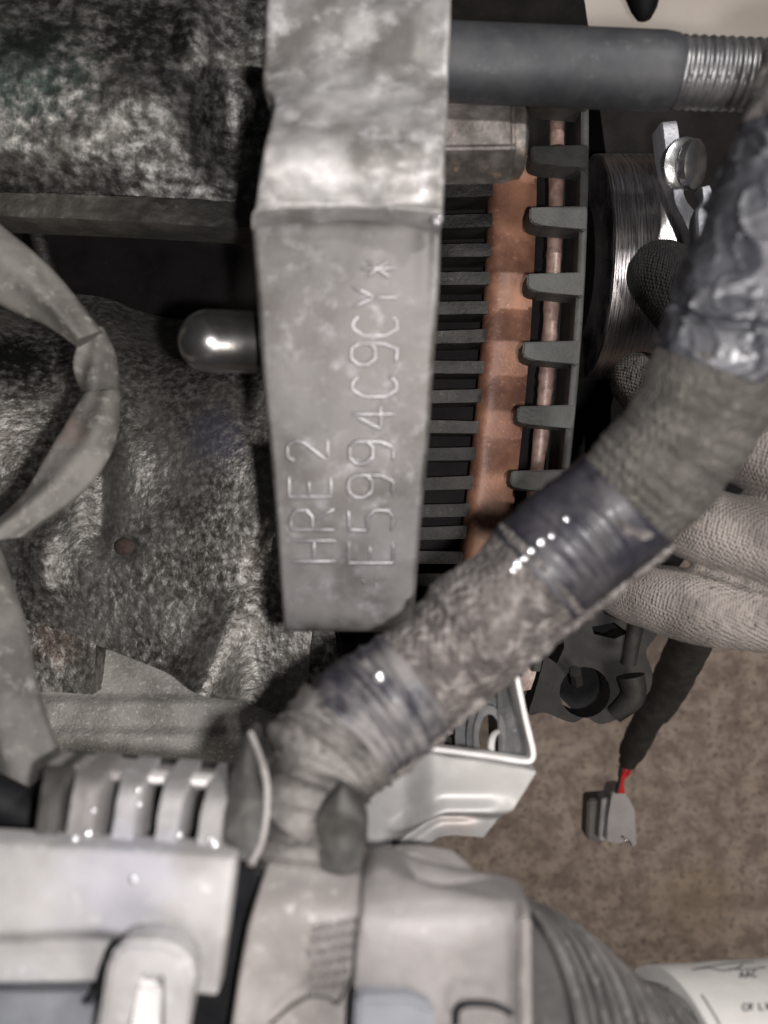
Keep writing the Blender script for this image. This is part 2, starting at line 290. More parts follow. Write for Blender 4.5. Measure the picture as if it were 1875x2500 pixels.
# ---------------------------------------------------------------- main rough cover plate at left
def dB(p, s, t):
    u = (p.x / (CAMZ - p.z)) / K * 2500 + 937.5; v = 1250 - (p.y / (CAMZ - p.z)) / K * 2500
    z = -0.010 * sm(1150, 600, v) * sm(200, 500, u)
    z += 0.012 * sm(160, -60, u) * sm(1400, 900, v) * sm(500, 900, v)
    z += -0.004 * math.exp(-((u - 240) / 34) ** 2) * sm(1000, 1120, v) * sm(1400, 1280, v)
    z += 0.003 * math.exp(-((u - 300 - (v - 1000) * 0.12) / 50) ** 2) * sm(1300, 1050, v)
    z -= 0.004 * math.exp(-((u - 305) / 26) ** 2 - ((v - 1335) / 24) ** 2)
    z += 0.004 * math.exp(-((u - 540) / 90) ** 2 - ((v - 980) / 200) ** 2)
    z += 0.003 * math.exp(-((u - 110) / 40) ** 2) * sm(1250, 1330, v) * sm(1500, 1400, v)
    A_ = math.exp(-((u - 632 + (v - 1400) * 0.42) / (34 + 40 * sm(1250, 1700, v))) ** 2) * sm(1230, 1330, v)
    z += A_ * (-(p.x + .039) * .42 - (p.y + .031) * .2)
    return z + N(p, 30, 2) * 0.0010 + N(p, 450, 2) * 0.0002
t = thing('cast_cover', 'large rough grey cast cover, rust stained, left of the stamped block', 'casting', W(400, 1200, 28))
bm = net([[(-200, 690, 31.5), (200, 720, 31), (420, 770, 31), (900, 800, 31)], [(-200, 900, 28.3), (260, 900, 27.9), (420, 910, 27.6), (860, 900, 27.0)], [(-150, 1200, 27.3), (200, 1230, 26.7), (420, 1250, 26.3), (800, 1250, 25.4)],
          [(55, 1510, 26.5), (250, 1580, 26.2), (440, 1652, 25.8), (735, 1768, 25.4)]], 200, 230, 0.006, dB)
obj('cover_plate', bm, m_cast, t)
obj('hole_disc', ball(W(305, 1335, 25.55), 0.0030, (1, .9, .25)), mat('dark brown disc', (0.045, 0.03, 0.024), (0.08, 0.055, 0.045), 400, rough=.8, bump=.6), t)  # dark disc stands in for the darkness of a bolt hole
bm = net([[(700, 1500, 26.5), (810, 1500, 26.5)], [(735, 1740, 26.8), (850, 1740, 26.8)]], 20, 20, 0.02, lambda p, s, t: N(p, 300) * 0.0006)
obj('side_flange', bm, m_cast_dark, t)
t = thing('lower_casting', 'pale ridged casting under the diagonal lower edge of the rough cover', 'casting', W(400, 1800, 30))
def dC(p, s, t):
    v = 1250 - (p.y / (CAMZ - p.z)) / K * 2500
    return 0.0025 * sm(1690, 1715, v) + 0.002 * sm(1765, 1790, v) + N(p, 60, 3) * 0.0009 + N(p, 500, 2) * 0.0002
bm = net([[(-100, 1560, 28), (300, 1590, 28), (800, 1640, 28)], [(-100, 1780, 27.4), (300, 1800, 27.4), (760, 1820, 27.4)], [(-100, 2200, 26.6), (300, 2200, 26.6), (760, 2200, 26.6)]], 130, 100, 0.02, dC)
obj('ridged_face', bm, m_cast_low, t)
bm = net([[(40, 1490, 27), (150, 1530, 27), (235, 1570, 27)], [(60, 1690, 26.8), (150, 1692, 26.8), (225, 1696, 26.8)]], 40, 40, 0.012, lambda p, s, t: N(p, 80, 3) * 0.001)
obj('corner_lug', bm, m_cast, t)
# ---------------------------------------------------------------- central stamped block
t = thing('stamped_block', 'tall grey cast aluminium block with raised characters in the centre', 'casting', W(850, 1000, 20))
DF = lambda v: 16.2 + (v - 540) / 1000 * 1.6
def rowB(v, a, b): return [(a, v, DF(v)), (a + (b - a) * .33, v, DF(v)), (a + (b - a) * .66, v, DF(v)), (b, v, DF(v))]
def dD(p, s, t): return N(p, 50, 2) * 0.0007 - 0.0012 * math.exp(-((s - 0.9) / 0.05) ** 2) * (1 - sm(0.0, 0.35, t))
bm = net([rowB(528, 608, 1078), rowB(700, 622, 1074), rowB(900, 636, 1060), rowB(1100, 655, 1047), rowB(1300, 672, 1028), rowB(1545, 690, 1010)], 90, 150, 0.035, dD, rnd=0.0022)
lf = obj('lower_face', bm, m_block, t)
def dE(p, s, t): return N(p, 60, 3) * 0.0016 + N(p, 200, 2) * 0.0003 + 0.0016 * math.exp(-((t - .93) / .04) ** 2) + 0.0025 * math.exp(-((t - .1) / .12) ** 2)
bm = net([[(665, -200, 18.0), (870, -200, 18.0), (1102, -200, 18.0)], [(648, 60, 16.9), (870, 60, 16.9), (1099, 60, 16.9)], [(636, 190, 16.4), (870, 190, 16.4), (1096, 190, 16.4)], [(664, 245, 16.0), (870, 240, 16.0), (1095, 240, 16.0)],
          [(640, 370, 15.3), (870, 370, 15.3), (1088, 370, 15.3)], [(625, 480, 15.55), (870, 480, 15.55), (1085, 480, 15.5)], [(608, 546, 15.95), (860, 522, 15.9), (1078, 552, 15.8)]], 90, 130, 0.034, dE, rnd=0.0016)
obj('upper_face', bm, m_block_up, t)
GLY = {'H': [[(0, 0), (0, 1)], [(.9, 0), (.9, 1)], [(0, .5), (.9, .5)]], 'R': [[(0, 0), (0, 1), (.55, 1), (.85, .88), (.85, .64), (.55, .5), (0, .5)], [(.4, .5), (.9, 0)]],
       'E': [[(.9, 1), (0, 1), (0, 0), (.9, 0)], [(0, .52), (.7, .52)]], '2': [[(0, .82), (.2, 1), (.7, 1), (.9, .8), (.8, .58), (0, 0), (.95, 0)]],
       '5': [[(.9, 1), (.1, 1), (.05, .58), (.6, .6), (.92, .42), (.9, .14), (.6, 0), (.05, .06)]],
       '9': [[(.9, .62), (.7, .48), (.25, .48), (0, .66), (0, .86), (.25, 1), (.68, 1), (.9, .84), (.9, .3), (.65, 0), (.1, .03)]],
       '4': [[(.62, 0), (.62, 1), (0, .34), (.95, .34)]], 'Y': [[(0, 1), (.45, .52), (.9, 1)], [(.45, .52), (.45, 0)]], 'X': [[(.1, .8), (.85, .2)], [(.85, .8), (.1, .2)], [(.48, .95), (.48, .05)]], 'C': [[(.9, .85), (.6, 1), (.3, 1), (0, .75), (0, .25), (.3, 0), (.6, 0), (.9, .15)]], '*': [[(.2, .3), (.3, .36)], [(.65, .3), (.55, .36)], [(.42, .75), (.43, .66)]]}
for ch, ub, vb, hh, ww, lift in [('H', 820, 1370, 106, 56, .0001), ('R', 816, 1293, 106, 56, .00005), ('E', 808, 1212, 102, 54, -.0001), ('2', 800, 1126, 98, 56, -.00015),
        ('*', 945, 1440, 80, 50, .00005), ('E', 960, 1374, 108, 58, 0), ('5', 962, 1298, 110, 58, .0001), ('9', 961, 1214, 110, 60, .0001), ('9', 962, 1132, 108, 60, .00008), ('4', 966, 1048, 106, 60, -.00005), ('C', 968, 968, 108, 56, -.0002), ('9', 970, 890, 112, 58, -.0001), ('C', 970, 818, 108, 56, -.00026), ('Y', 971, 752, 112, 60, -.00012), ('X', 972, 684, 100, 60, -.0001)]:
    bm = bmesh.new()
    for st in GLY[ch]:
        P = []
        for i in range(len(st) - 1):
            for k in range(5): P.append((st[i][0] + (st[i + 1][0] - st[i][0]) * k / 5, st[i][1] + (st[i + 1][1] - st[i][1]) * k / 5))
        P.append(st[-1]); P = [onto([lf], ub - y_ * hh, vb - x_ * ww) + Vector((0, 0, lift + nz(W(ub - y_ * hh, vb - x_ * ww, 17), 160) * .00028)) for x_, y_ in P]
        R = [0.00044] * len(P); R[0] = R[-1] = 0.00024
        tube(P, R, 10, bm=bm)
    obj('raised_character', bm, m_block_hi, t)
# bright burr at the corner of the block
obj('edge_burr', ball(W(1066, 532, 15.6), 0.0011, (1.2, 1.5, 0.6)), m_block_hi, t)
# ---------------------------------------------------------------- pin left of block
P, R = domed(W(436, 832, 17.9), W(720, 836, 19.1), PX(76, 18.4))
bm = tube(P, R, 32); P2 = []
obj('locating_pin', bm, m_pin, label='round nosed shiny steel pin sticking out left of the stamped block', cat='pin')
# ---------------------------------------------------------------- stud
t = thing('stud_bolt', 'thick blue grey steel stud with threaded end running right from the block', 'stud', W(1400, 165, 19))
a, b = W(1040, 150, 19.9), W(1640, 176, 19.9); r = PX(90, 19.9); ax = (b - a).normalized()
P = [a, a.lerp(b, .5), b - ax * 0.003, b, b + ax * 0.0012]; R = [r, r, r, r * .96, r * .88]
sh = obj('shank', tube(P, R, 48), m_rod, t)
bm = bmesh.new(); ns, turns, pitch = 36, 12, PX(23, 19.2); c0 = b + ax * 0.0008; e1 = Vector((0, 0, 1)).cross(ax).normalized(); e2 = ax.cross(e1); rings = []
for i in range(turns * 6 + 1):
    ring = []
    for k in range(ns + 1):
        th = 2 * math.pi * k / ns; x = i / 6; ph = (x + k / ns) % 1.0; h = abs(ph - .5) * 2; rr = r * (0.86 + 0.075 * (1 - h) ** 0.8)
        ring.append(bm.verts.new(c0 + ax * pitch * x + (e1 * math.cos(th) + e2 * math.sin(th)) * rr))
    rings.append(ring)
for i in range(len(rings) - 1):
    for k in range(ns): bm.faces.new((rings[i][k], rings[i][k + 1], rings[i + 1][k + 1], rings[i + 1][k]))
bm.faces.new(rings[-1][:ns]); obj('thread', bm, m_thread, sh, smooth=60)
# hexagonal spacer under the stud
t = thing('hex_bolt', 'dull brown hexagonal bolt head below the thick stud', 'bolt', W(1200, 345, 21))
a, b = W(1040, 348, 21.3), W(1245, 345, 21.3); ax = (b - a).normalized(); r = PX(104, 21.3)
bm = tube([a, a.lerp(b, .5), b - ax * .0006, b + ax * .0008], [r, r, r, r * .86], 6); bmesh.ops.bevel(bm, geom=bm.edges[:], offset=0.0007, segments=2, affect='EDGES')
obj('hex_head', bm, m_hex, t, smooth=30)
bm = tube([b, b + ax * .0025, b + ax * .0034], [r * .84, r * .84, r * .7], 32); obj('round_end', bm, m_hex, t)
# ---------------------------------------------------------------- alternator
t = thing('alternator', 'alternator with rust coloured band, dark cooling fins and grey housing fingers', 'alternator', W(1280, 850, 28))
off = lambda v: -(v - 300) ** 2 * 6.6e-5 if v > 300 else 0
dd = lambda v, d: d + ((v - 850) / 850) ** 2 * 1.3
def A(a_, v, d): return (a_ + off(v), v, dd(v, d))
fv = [467, 539, 611, 683, 755, 826, 896, 971, 1040, 1108, 1177, 1244, 1305, 1362, 1418, 1475, 1530]
for v in fv:
    v += random.uniform(-4, 4); j_ = random.uniform(-4, 4)
    bm = net([[A(1000, v - 14, 24.7), A(1100, v - 15, 24.7), A(1205, v - 16 + j_, 24.7)], [A(1000, v + 16, 24.7), A(1100, v + 16, 24.7), A(1205, v + 15 + j_ * .6, 24.7)]], 10, 3, 0.011, lambda p, s, t: N(p, 400, 3) * 0.0005)
    obj('cooling_fin', bm, m_fin, t)
vs = list(range(380, 1660, 25))
bm = net([[A(1196, v, 24.9), A(1215, v, 24.6), A(1250, v, 24.6), A(1312, v, 24.9)] for v in vs], 8, 80, 0.004, lambda p, s, t: N(p, 160, 3) * 0.0005)
obj('copper_band', bm, m_copper, t)
bm = net([[A(1300, v, 26.2), A(1420, v, 26.2)] for v in vs], 4, 50, 0.03); obj('inner_wall', bm, m_black, t)
bm = net([[A(1020, v, 26.4), A(1210, v, 26.4)] for v in vs], 4, 50, 0.03); obj('stator_core', bm, m_black, t)
tv = [232, 378, 528, 690, 857, 1014, 1172, 1330]
for i, v in enumerate(tv):
    ce = 16 if v > 600 else 10
    pts = [A(1297, v - 22, 22.6), A(1436, v - 26, 22.9), A(1436, v + 34, 22.9), A(1424, v + 34, 22.9), A(1414, v + 27, 22.9), A(1330, v + 24, 22.6), A(1306, v + 18, 22.6), A(1297, v + 8, 22.6)]
    obj('housing_finger', prism(pts, 0.009, 0.0004), m_hous, t)
for i in range(len(tv) - 1):
    v = (tv[i] + tv[i + 1]) / 2; h = (tv[i + 1] - tv[i]) / 2
    P = [W(*A(1360, v - h + 18 + k * (2 * h - 34) / 8, 24.1)) for k in range(9)]
    obj('winding_loop', tube(P, PX(19, 24.1), 14, lambda th, s, p: nz(p, 500) * 0.0003), m_pink, t)
vv = list(range(200, 1660, 20))
bm = net([[A(1419, v, 23.05), A(1438, v, 23.05)] for v in vv], 3, 90, 0.02, rnd=0.0003); obj('outer_rim', bm, m_hous, t)
# ---------------------------------------------------------------- pulley
t = thing('pulley', 'brushed steel pulley rim shining right of the alternator housing', 'pulley', W(1560, 700, 30))
c = W(1565, 575, 24.9); Rr = 0.036; cz = c.z - Rr; bm = bmesh.new(); rg = []
x0 = W(1488, 600, 25.4).x; x1 = W(1648, 600, 25.4).x
prof = [(x0, -0.02), (x0, -0.0006), (x0 + .0006, 0), (x1 - .0006, 0), (x1, -.0006), (x1, -.02)]
for i in range(97):
    th = 2 * math.pi * i / 96; rg.append([bm.verts.new((x, c.y + math.sin(th) * (Rr + dr), cz + math.cos(th) * (Rr + dr))) for x, dr in prof])
for i in range(96):
    for k in range(len(prof) - 1): bm.faces.new((rg[i][k], rg[i][k + 1], rg[i + 1][k + 1], rg[i + 1][k]))
bmesh.ops.remove_doubles(bm, verts=bm.verts, dist=1e-6)
obj('rim', bm, m_brush, t)
bm = tube([Vector((x0 - .002, c.y, cz)), Vector((x1 + .003, c.y, cz))], 0.022, 64); obj('hub', bm, m_black, t)
# arm and bolt
t = thing('tensioner_arm', 'grey cast tensioner arm curving beside the brushed pulley', 'bracket', W(1670, 500, 26))
pl = [[(1615, 296, 24.6), (1655, 292, 24.6)], [(1625, 380, 24.6), (1664, 360, 24.6)], [(1640, 450, 24.5), (1668, 430, 24.5)], [(1648, 500, 24.5), (1674, 480, 24.4)], [(1668, 540, 24.4), (1700, 515, 24.2)], [(1680, 580, 24.4), (1726, 540, 24.2)], [(1684, 660, 24.4), (1722, 660, 24.2)]]
obj('arm_body', net(pl, 8, 60, 0.008, rnd=0.0007), m_arm, t)
pl = [[(1712, 455, 24.1), (1734, 450, 24.1)], [(1714, 490, 24.1), (1745, 480, 24.1)], [(1700, 520, 24.0), (1748, 520, 24.0)], [(1705, 600, 24.0), (1740, 600, 24.0)]]
obj('arm_rib', net(pl, 6, 30, 0.006, rnd=0.0006), m_arm, t)
t = thing('flange_bolt', 'bright round headed flange bolt on the tensioner arm', 'bolt', W(1690, 400, 25))
for nm, ua, ub, rp in (('flange', 1664, 1677, 62), ('bolt_head', 1680, 1704, 58)):
    a, b = W(ua, 402, 24.5), W(ub, 400, 24.3); ax = (b - a).normalized(); r = PX(rp, 24.4)
    obj(nm, tube([a, a + ax * .0004, b - ax * .0006, b], [r * .93, r, r, r * .86], 40), m_steel, t)
# ---------------------------------------------------------------- lower end cover of alternator
t = thing('end_cover', 'dark moulded plastic end cover with oval hole under the wiring loom', 'cover', W(1450, 1620, 30))
def holed(outline, holes, thick, bm=None):
    b2 = bmesh.new(); edges = []
    for loop in [outline] + holes:
        vs_ = [b2.verts.new(W(*p)) for p in loop]; edges += [b2.edges.new((vs_[i], vs_[(i + 1) % len(vs_)])) for i in range(len(vs_))]
    bmesh.ops.triangle_fill(b2, use_beauty=True, edges=edges)
    r_ = bmesh.ops.extrude_face_region(b2, geom=b2.faces[:]); vs2 = [g for g in r_['geom'] if isinstance(g, bmesh.types.BMVert)]
    bmesh.ops.translate(b2, verts=vs2, vec=(0, 0, -thick)); return b2
ell = lambda cu, cv, ru, rv, d, n=20, rot=0: [(cu + ru * math.cos(2 * math.pi * i / n) * math.cos(rot) - rv * math.sin(2 * math.pi * i / n) * math.sin(rot), cv + ru * math.cos(2 * math.pi * i / n) * math.sin(rot) + rv * math.sin(2 * math.pi * i / n) * math.cos(rot), d) for i in range(n)]
D = 27.5
out = [(1360, 1400, D), (1480, 1420, D), (1596, 1500, D), (1606, 1545, D), (1578, 1590, D), (1592, 1640, D), (1584, 1690, D), (1530, 1742, D), (1470, 1768, D), (1430, 1752, D), (1395, 1764, D), (1330, 1740, D), (1292, 1744, D), (1306, 1690, D), (1334, 1580, D)]
h1 = ell(1428, 1690, 62, 62, D, rot=.6); h2 = [(1445, 1530, D), (1500, 1520, D), (1535, 1545, D), (1500, 1560, D), (1450, 1548, D)]
h3 = [(1350, 1540, D), (1372, 1536, D), (1378, 1580, D), (1360, 1620, D), (1338, 1605, D)]
out = [tuple(interp(out + [out[0]], i / 66)) for i in range(66)]
obj('cover_shell', holed(out, [h1, h2, h3], 0.012), m_cover, t, smooth=30)
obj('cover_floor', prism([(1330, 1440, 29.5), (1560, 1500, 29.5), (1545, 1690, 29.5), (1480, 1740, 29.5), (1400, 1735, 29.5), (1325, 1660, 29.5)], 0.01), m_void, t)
P, R = spl([(1560, 1500, 26.6, 20), (1545, 1560, 26.4, 20), (1535, 1620, 26.6, 18)], 12); obj('raised_rib', tube(P, R, 12), m_cover, t)
P, R = spl([(1540, 1650, 26.8, 34), (1545, 1700, 26.8, 30), (1500, 1745, 27, 22)], 12); obj('raised_rib', tube(P, R, 12), m_cover, t)
obj('boss', tube([W(1410, 1665, 27.6), W(1405, 1640, 26.9)], 0.002, 6), m_cover, t)
# ---------------------------------------------------------------- stamped plate bracket
t = thing('plate_bracket', 'bright stamped steel plate bracket with upturned flange above the concrete floor', 'bracket', W(1100, 1950, 20))
def dP(p, s, t):
    u = (p.x / (CAMZ - p.z)) / K * 2500 + 937.5; v = 1250 - (p.y / (CAMZ - p.z)) / K * 2500
    r = 0.0045 * (1 - sm(-22, 18, v - (1985 - (60 * sm(1080, 960, u)) * -1.0 - 20 * sm(1200, 1300, u)))) * 1.0
    dip = sm(980, 1060, u)
    cv = 1952 + 70 * sm(1090, 950, u)
    return r * dip + 0.0028 * math.exp(-((v - cv) / 17) ** 2) * sm(930, 1010, u) * sm(1260, 1180, u) - 0.0016 * math.exp(-((v - cv - 42) / 12) ** 2) * sm(920, 1000, u) * sm(1200, 1120, u)
rowsP = [[(905, 1855, 17.8), (1000, 1823, 17.8), (1100, 1836, 17.8), (1200, 1850, 17.8), (1300, 1868, 17.8)],
         [(840, 1930, 17.9), (960, 1920, 17.9), (1070, 1920, 17.9), (1170, 1920, 17.9), (1262, 1930, 17.9)],
         [(870, 2010, 18.0), (960, 2000, 18.0), (1050, 2000, 18.0), (1140, 1990, 18.0), (1218, 1995, 18.0)],
         [(900, 2083, 18.1), (960, 2083, 18.1), (1020, 2084, 18.1), (1080, 2042, 18.1), (1180, 2044, 18.1)]]
obj('plate', net(rowsP, 90, 70, 0.0016, dP), m_plate, t, smooth=50)
P = [W(*p) for p in [(912, 1850, 17.7), (960, 1828, 17.7), (1000, 1823, 17.7), (1100, 1836, 17.7), (1200, 1850, 17.7), (1282, 1862, 17.7)]]
pp = [W(*interp([(905, 1853, 17.6), (950, 1828, 17.6), (1000, 1823, 17.6), (1080, 1832, 17.6), (1200, 1848, 17.6), (1275, 1860, 17.6), (1298, 1856, 17.6), (1302, 1835, 17.6), (1292, 1790, 17.6), (1280, 1740, 17.6), (1262, 1650, 17.6), (1256, 1618, 17.6)], i / 70)) for i in range(71)]
bm = bmesh.new(); q = []
for i, p in enumerate(pp):
    tg = (pp[min(70, i + 1)] - pp[max(0, i - 1)]); tg.z = 0; tg.normalize(); nn = Vector((-tg.y, tg.x, 0)); wd = PX(6.5, 17.6) * (1 if i < 66 else (70 - i) / 4 * .7 + .3)
    zd = .0025 + .012 * sm(45, 60, i); q.append([bm.verts.new(p + nn * a_ * wd + Vector((0, 0, z_))) for a_, z_ in ((-1, -zd), (-1, -.0003), (-.8, 0), (.8, 0), (1, -.0003), (1, -zd))])
for i in range(70):
    for k in range(6): bm.faces.new((q[i][k], q[i][(k + 1) % 6], q[i + 1][(k + 1) % 6], q[i + 1][k]))
bm.faces.new(q[0]); bm.faces.new(q[-1][::-1]); obj('upturned_flange', bm, m_plate_edge, t)
# inner rubber bush behind the plate
t = thing('rubber_bush', 'grey rubber bush with white clip standing inside the plate bracket', 'bush', W(1190, 1760, 21))
for i, (ru, rv, z) in enumerate(((84, 130, 20.6), (56, 100, 20.2), (40, 78, 20.0))):
    pts = ell(1195, 1800, ru, rv, z, 28); obj('bush_ring', holed(pts, [ell(1195, 1800, ru * .66, rv * .72, z, 28)], 0.006), m_rubber, t, smooth=30)
obj('side_wall', net([[(1225, 1560, 20.4), (1262, 1600, 20.6)], [(1215, 1700, 20.0), (1285, 1740, 20.4)], [(1220, 1900, 19.9), (1300, 1900, 20.4)]], 10, 24, 0.02, lambda p, s, t: N(p, 200) * .0006), m_rubber, t)
pp2 = [(1200, 1865, 19.3, 9), (1199, 1820, 19.3, 9), (1205, 1795, 19.4, 8), (1216, 1786, 19.6, 6)]; P, R = spl(pp2, 14); obj('white_clip', tube(P, R, 8), m_plate_edge, t)
t = thing('fuel_rail', 'small ribbed steel nipple with dark pipes glimpsed above the plate bracket', 'pipe', W(1070, 1800, 22))
P, R = [], []
for i in range(24):
    P.append(W(1078 - i * .8, 1765 + i * 3.4, 21.6)); R.append(PX(11 + (3 if i % 6 < 3 else -2), 21.6))
obj('ribbed_nipple', tube(P, R, 14), m_steel, t, smooth=20)
for v in (1800, 1822): P, R = spl([(940, v + 12, 22, 9), (1000, v, 22, 9), (1060, v - 3, 22, 9)], 8); obj('dark_pipe', tube(P, R, 10), m_fin, t)
obj('flat_tab', prism([(1088, 1802, 22), (1130, 1800, 22), (1140, 1816, 22), (1105, 1816, 22), (1105, 1840, 22), (1086, 1840, 22)], .004), m_fin, t)
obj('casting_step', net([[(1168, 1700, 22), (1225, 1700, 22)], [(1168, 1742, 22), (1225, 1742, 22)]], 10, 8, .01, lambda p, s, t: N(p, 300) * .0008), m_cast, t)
t = obj('rusty_lug', net([[(1290, 1595, 25), (1318, 1588, 25)], [(1275, 1640, 25), (1308, 1640, 25)], [(1262, 1690, 25), (1296, 1684, 25)]], 10, 20, .01, lambda p, s, t: N(p, 200) * .001),
        mat('pale rusty casting', (0.28, 0.2, 0.17), (0.42, 0.33, 0.29), 200, (0.6, 0.5, 0.45), 500, (0.56, 0.7), rough=0.6, bump=.6), label='pale rusty lug between the upturned flange and the dark end cover', cat='lug')
# ---------------------------------------------------------------- wiring loom
t = thing('wiring_loom', 'thick taped wiring loom running diagonally from upper right to the connectors', 'wiring loom', W(1300, 1400, 16))
LC = [(1990, 130, 14.5, 120), (1945, 340, 14.2, 138), (1872, 620, 13.8, 168), (1778, 860, 14.0, 172), (1668, 1065, 14.5, 158), (1525, 1222, 15.0, 152), (1345, 1368, 15.2, 148), (1112, 1580, 15.2, 135), (965, 1700, 15.0, 138), (835, 1800, 14.7, 143), (745, 1930, 14.3, 112), (708, 2130, 14.2, 92)]
NL = len(LC) - 1
def seg(name, t0, t1, m, k=1.0, disp=None, n=80, ns=72, label=None):
    P = []; R = []
    for i in range(n):
        o = interp(LC, (t0 + (t1 - t0) * i / (n - 1)) / NL); P.append(W(*o[:3])); R.append(PX(o[3], o[2]) * k)
    R[0] *= .985; R[-1] *= .985
    obj(name, tube(P, R, ns, disp), m, t, label=label)
def fab(amp, rib): return lambda th, s, p: N(p, 160, 3) * amp + math.sin(s * rib + math.sin(th) * 1.5 + nz(p, 90) * 3) * amp * .12
def wrk(amp, rib, sk=2.2):
    def f(th, s, p):
        x = s * rib + math.sin(th + 1) * sk + nz(p, 110) * 7 + nz(p, 45) * 9
        return (1 - abs(math.sin(x))) ** 2 * amp * (.4 + .9 * abs(nz(p, 75))) + (1 - abs(math.sin(s * rib * 4.1 + math.sin(th) * 3 + nz(p, 65) * 8))) ** 4 * amp * .7 * (.2 + 1.8 * abs(nz(p, 130))) + (1 - min(1, abs(nz(p, 190)) * 3)) ** 2 * amp * .35 + N(p, 130, 3) * amp * .8
    return f
seg('cloth_wrap', -0.0, 1.15, m_cloth2, 1.0, fab(.0008, 20), 50)
def big(th, s, p):
    q = Vector((p.x * 95 + math.cos(th) * 1.5, p.y * 95 + math.sin(th) * 1.5, s * 4.0)); n1 = noise.noise(q)
    return (1 - min(1, abs(n1) * 4.2)) ** 2 * 0.0008 + (1 - min(1, abs(nz(q, 1.9)) * 6)) ** 2 * 0.0005 + nz(q, .8) * 0.0007 - 0.001 * math.exp(-((s - .78 + .05 * math.sin(th * 2)) / .02) ** 2)
seg('glossy_tape', 1.1, 3.2, m_tape, 1.0, big, 150, 120, 'glossy black wrinkled tape')
seg('olive_cloth_wrap', 3.1, 5.05, m_cloth, 0.97, fab(.0008, 75), 130)
m_band = mat('near black tape', (0.008, 0.008, 0.012), (0.016, 0.016, 0.022), 130, rough=0.4, up=((0.09, 0.083, 0.082), 0.35, 110), coat=0.04, spec=0.3, bump=0.2, bs=420, bd=0.0006)
seg('glossy_band', 4.95, 6.2, m_band, 1.0, wrk(.0004, 5), 90, 90, 'dark glossy tape band with beads added as glints')
seg('dusty_cloth_wrap', 6.1, 7.75, m_cloth2, 1.0, fab(.0011, 24), 110)
seg('dusty_tape', 7.65, 8.95, m_tape2, 1.0, wrk(.0007, 5), 100, 90)
seg('wrinkled_tape', 8.9, 11.0, m_cloth3, 1.0, wrk(.0019, 8, 1.6), 220, 120)
# overlapping tape seam along the lower side
P = []; R = []
for i in range(70):
    s_ = 5.0 + 3.9 * i / 69; o = interp(LC, s_ / NL); q = interp(LC, (s_ + .05) / NL); p = W(*o[:3]); g = (W(*q[:3]) - p).normalized(); sd = g.cross(Vector((0, 0, 1))).normalized()
    if sd.x < 0: sd = -sd
    P.append(p + sd * PX(o[3], o[2]) * .97 + Vector((0, 0, .003 + nz(p, 200) * .0008))); R.append(.0011 + .0004 * nz(p, 400))
obj('tape_seam', tube(P, R, 10, lambda th, s, p: nz(p, 500) * .0005), m_cloth2, t)
P, R = spl([(1790, 1065, 14.3, 9), (1740, 1140, 14.4, 10), (1690, 1215, 14.6, 12), (1625, 1268, 14.9, 10)], 20); obj('dark_wire', tube(P, R, 10), mat('dark teal wire', (0.006, 0.018, 0.022), rough=.4), t)
P, R = spl([(1480, 1225, 14.05, 7), (1530, 1290, 14.0, 10), (1590, 1305, 14.1, 12), (1650, 1270, 14.4, 9), (1700, 1230, 14.8, 6)], 30); obj('loose_tape_end', tube(P, R, 12, lambda th, s, p: nz(p, 400) * .0008, flat=.5), m_cloth2, t)
loom_parts = [c_ for c_ in t.children if c_.type == 'MESH' and 'wire' not in c_.name]
beads = [(1252, 1392, 5), (1262, 1378, 8), (1281, 1363, 4), (1296, 1345, 5), (1320, 1325, 6), (1346, 1309, 4), (1382, 1268, 4), (925, 1654, 8)]  # beads added to give the tape ridge its specular glints
for (u, v, s_) in beads:
    obj('glint_bead', ball(onto(loom_parts, u, v, .0003), 0.00012 * s_, (1, 1, .5)), m_bead, t)
# ---------------------------------------------------------------- left sheath
t = thing('cable_sheath', 'flattened dusty grey cable sheath, twisted, hanging at the left edge', 'cable sheath', W(150, 1100, 20))
def strip(name, L, Rr_, d0, d1, n=60, bulge=0.0035):
    rows = []
    for i in range(12):
        f = i / 11; a_ = interp(L, f); b_ = interp(Rr_, f); dz = d0 + (d1 - d0) * f
        rows.append([(a_[0] + (b_[0] - a_[0]) * k / 4, a_[1] + (b_[1] - a_[1]) * k / 4, dz) for k in range(5)])
    obj(name, net(rows, 28, n, .0012, lambda p, s, t: bulge * (math.sin(math.pi * s) ** .6) + N(p, 70, 3) * .0011 + .0006 * math.sin(s * 9 + t * 5)), m_strap, t)
strip('upper_length', [(-150, 640), (0, 745), (110, 795), (190, 850)], [(-100, 470), (0, 548), (130, 660), (250, 812)], 18.6, 19.6)
strip('folded_length', [(205, 820), (182, 880), (185, 930), (205, 970)], [(252, 800), (278, 860), (288, 930), (285, 975)], 19.8, 19.9, 30, .002)
strip('middle_length', [(203, 962), (140, 1070), (60, 1200), (-80, 1330)], [(290, 955), (278, 1080), (205, 1195), (60, 1310), (-20, 1420)][:4], 19.5, 18.2)
strip('lower_length', [(-160, 1310), (-140, 1500), (-70, 1800), (45, 2000)], [(-15, 1310), (56, 1520), (95, 1700), (185, 1960)], 18.2, 16.5)
P, R = spl([(-60, 1930, 15, 60), (0, 1960, 15, 60), (80, 2000, 15.2, 60)], 10); obj('dark_hose', tube(P, R, 20), m_void, label='dark rubber hose at the left edge below the cable sheath', cat='hose')
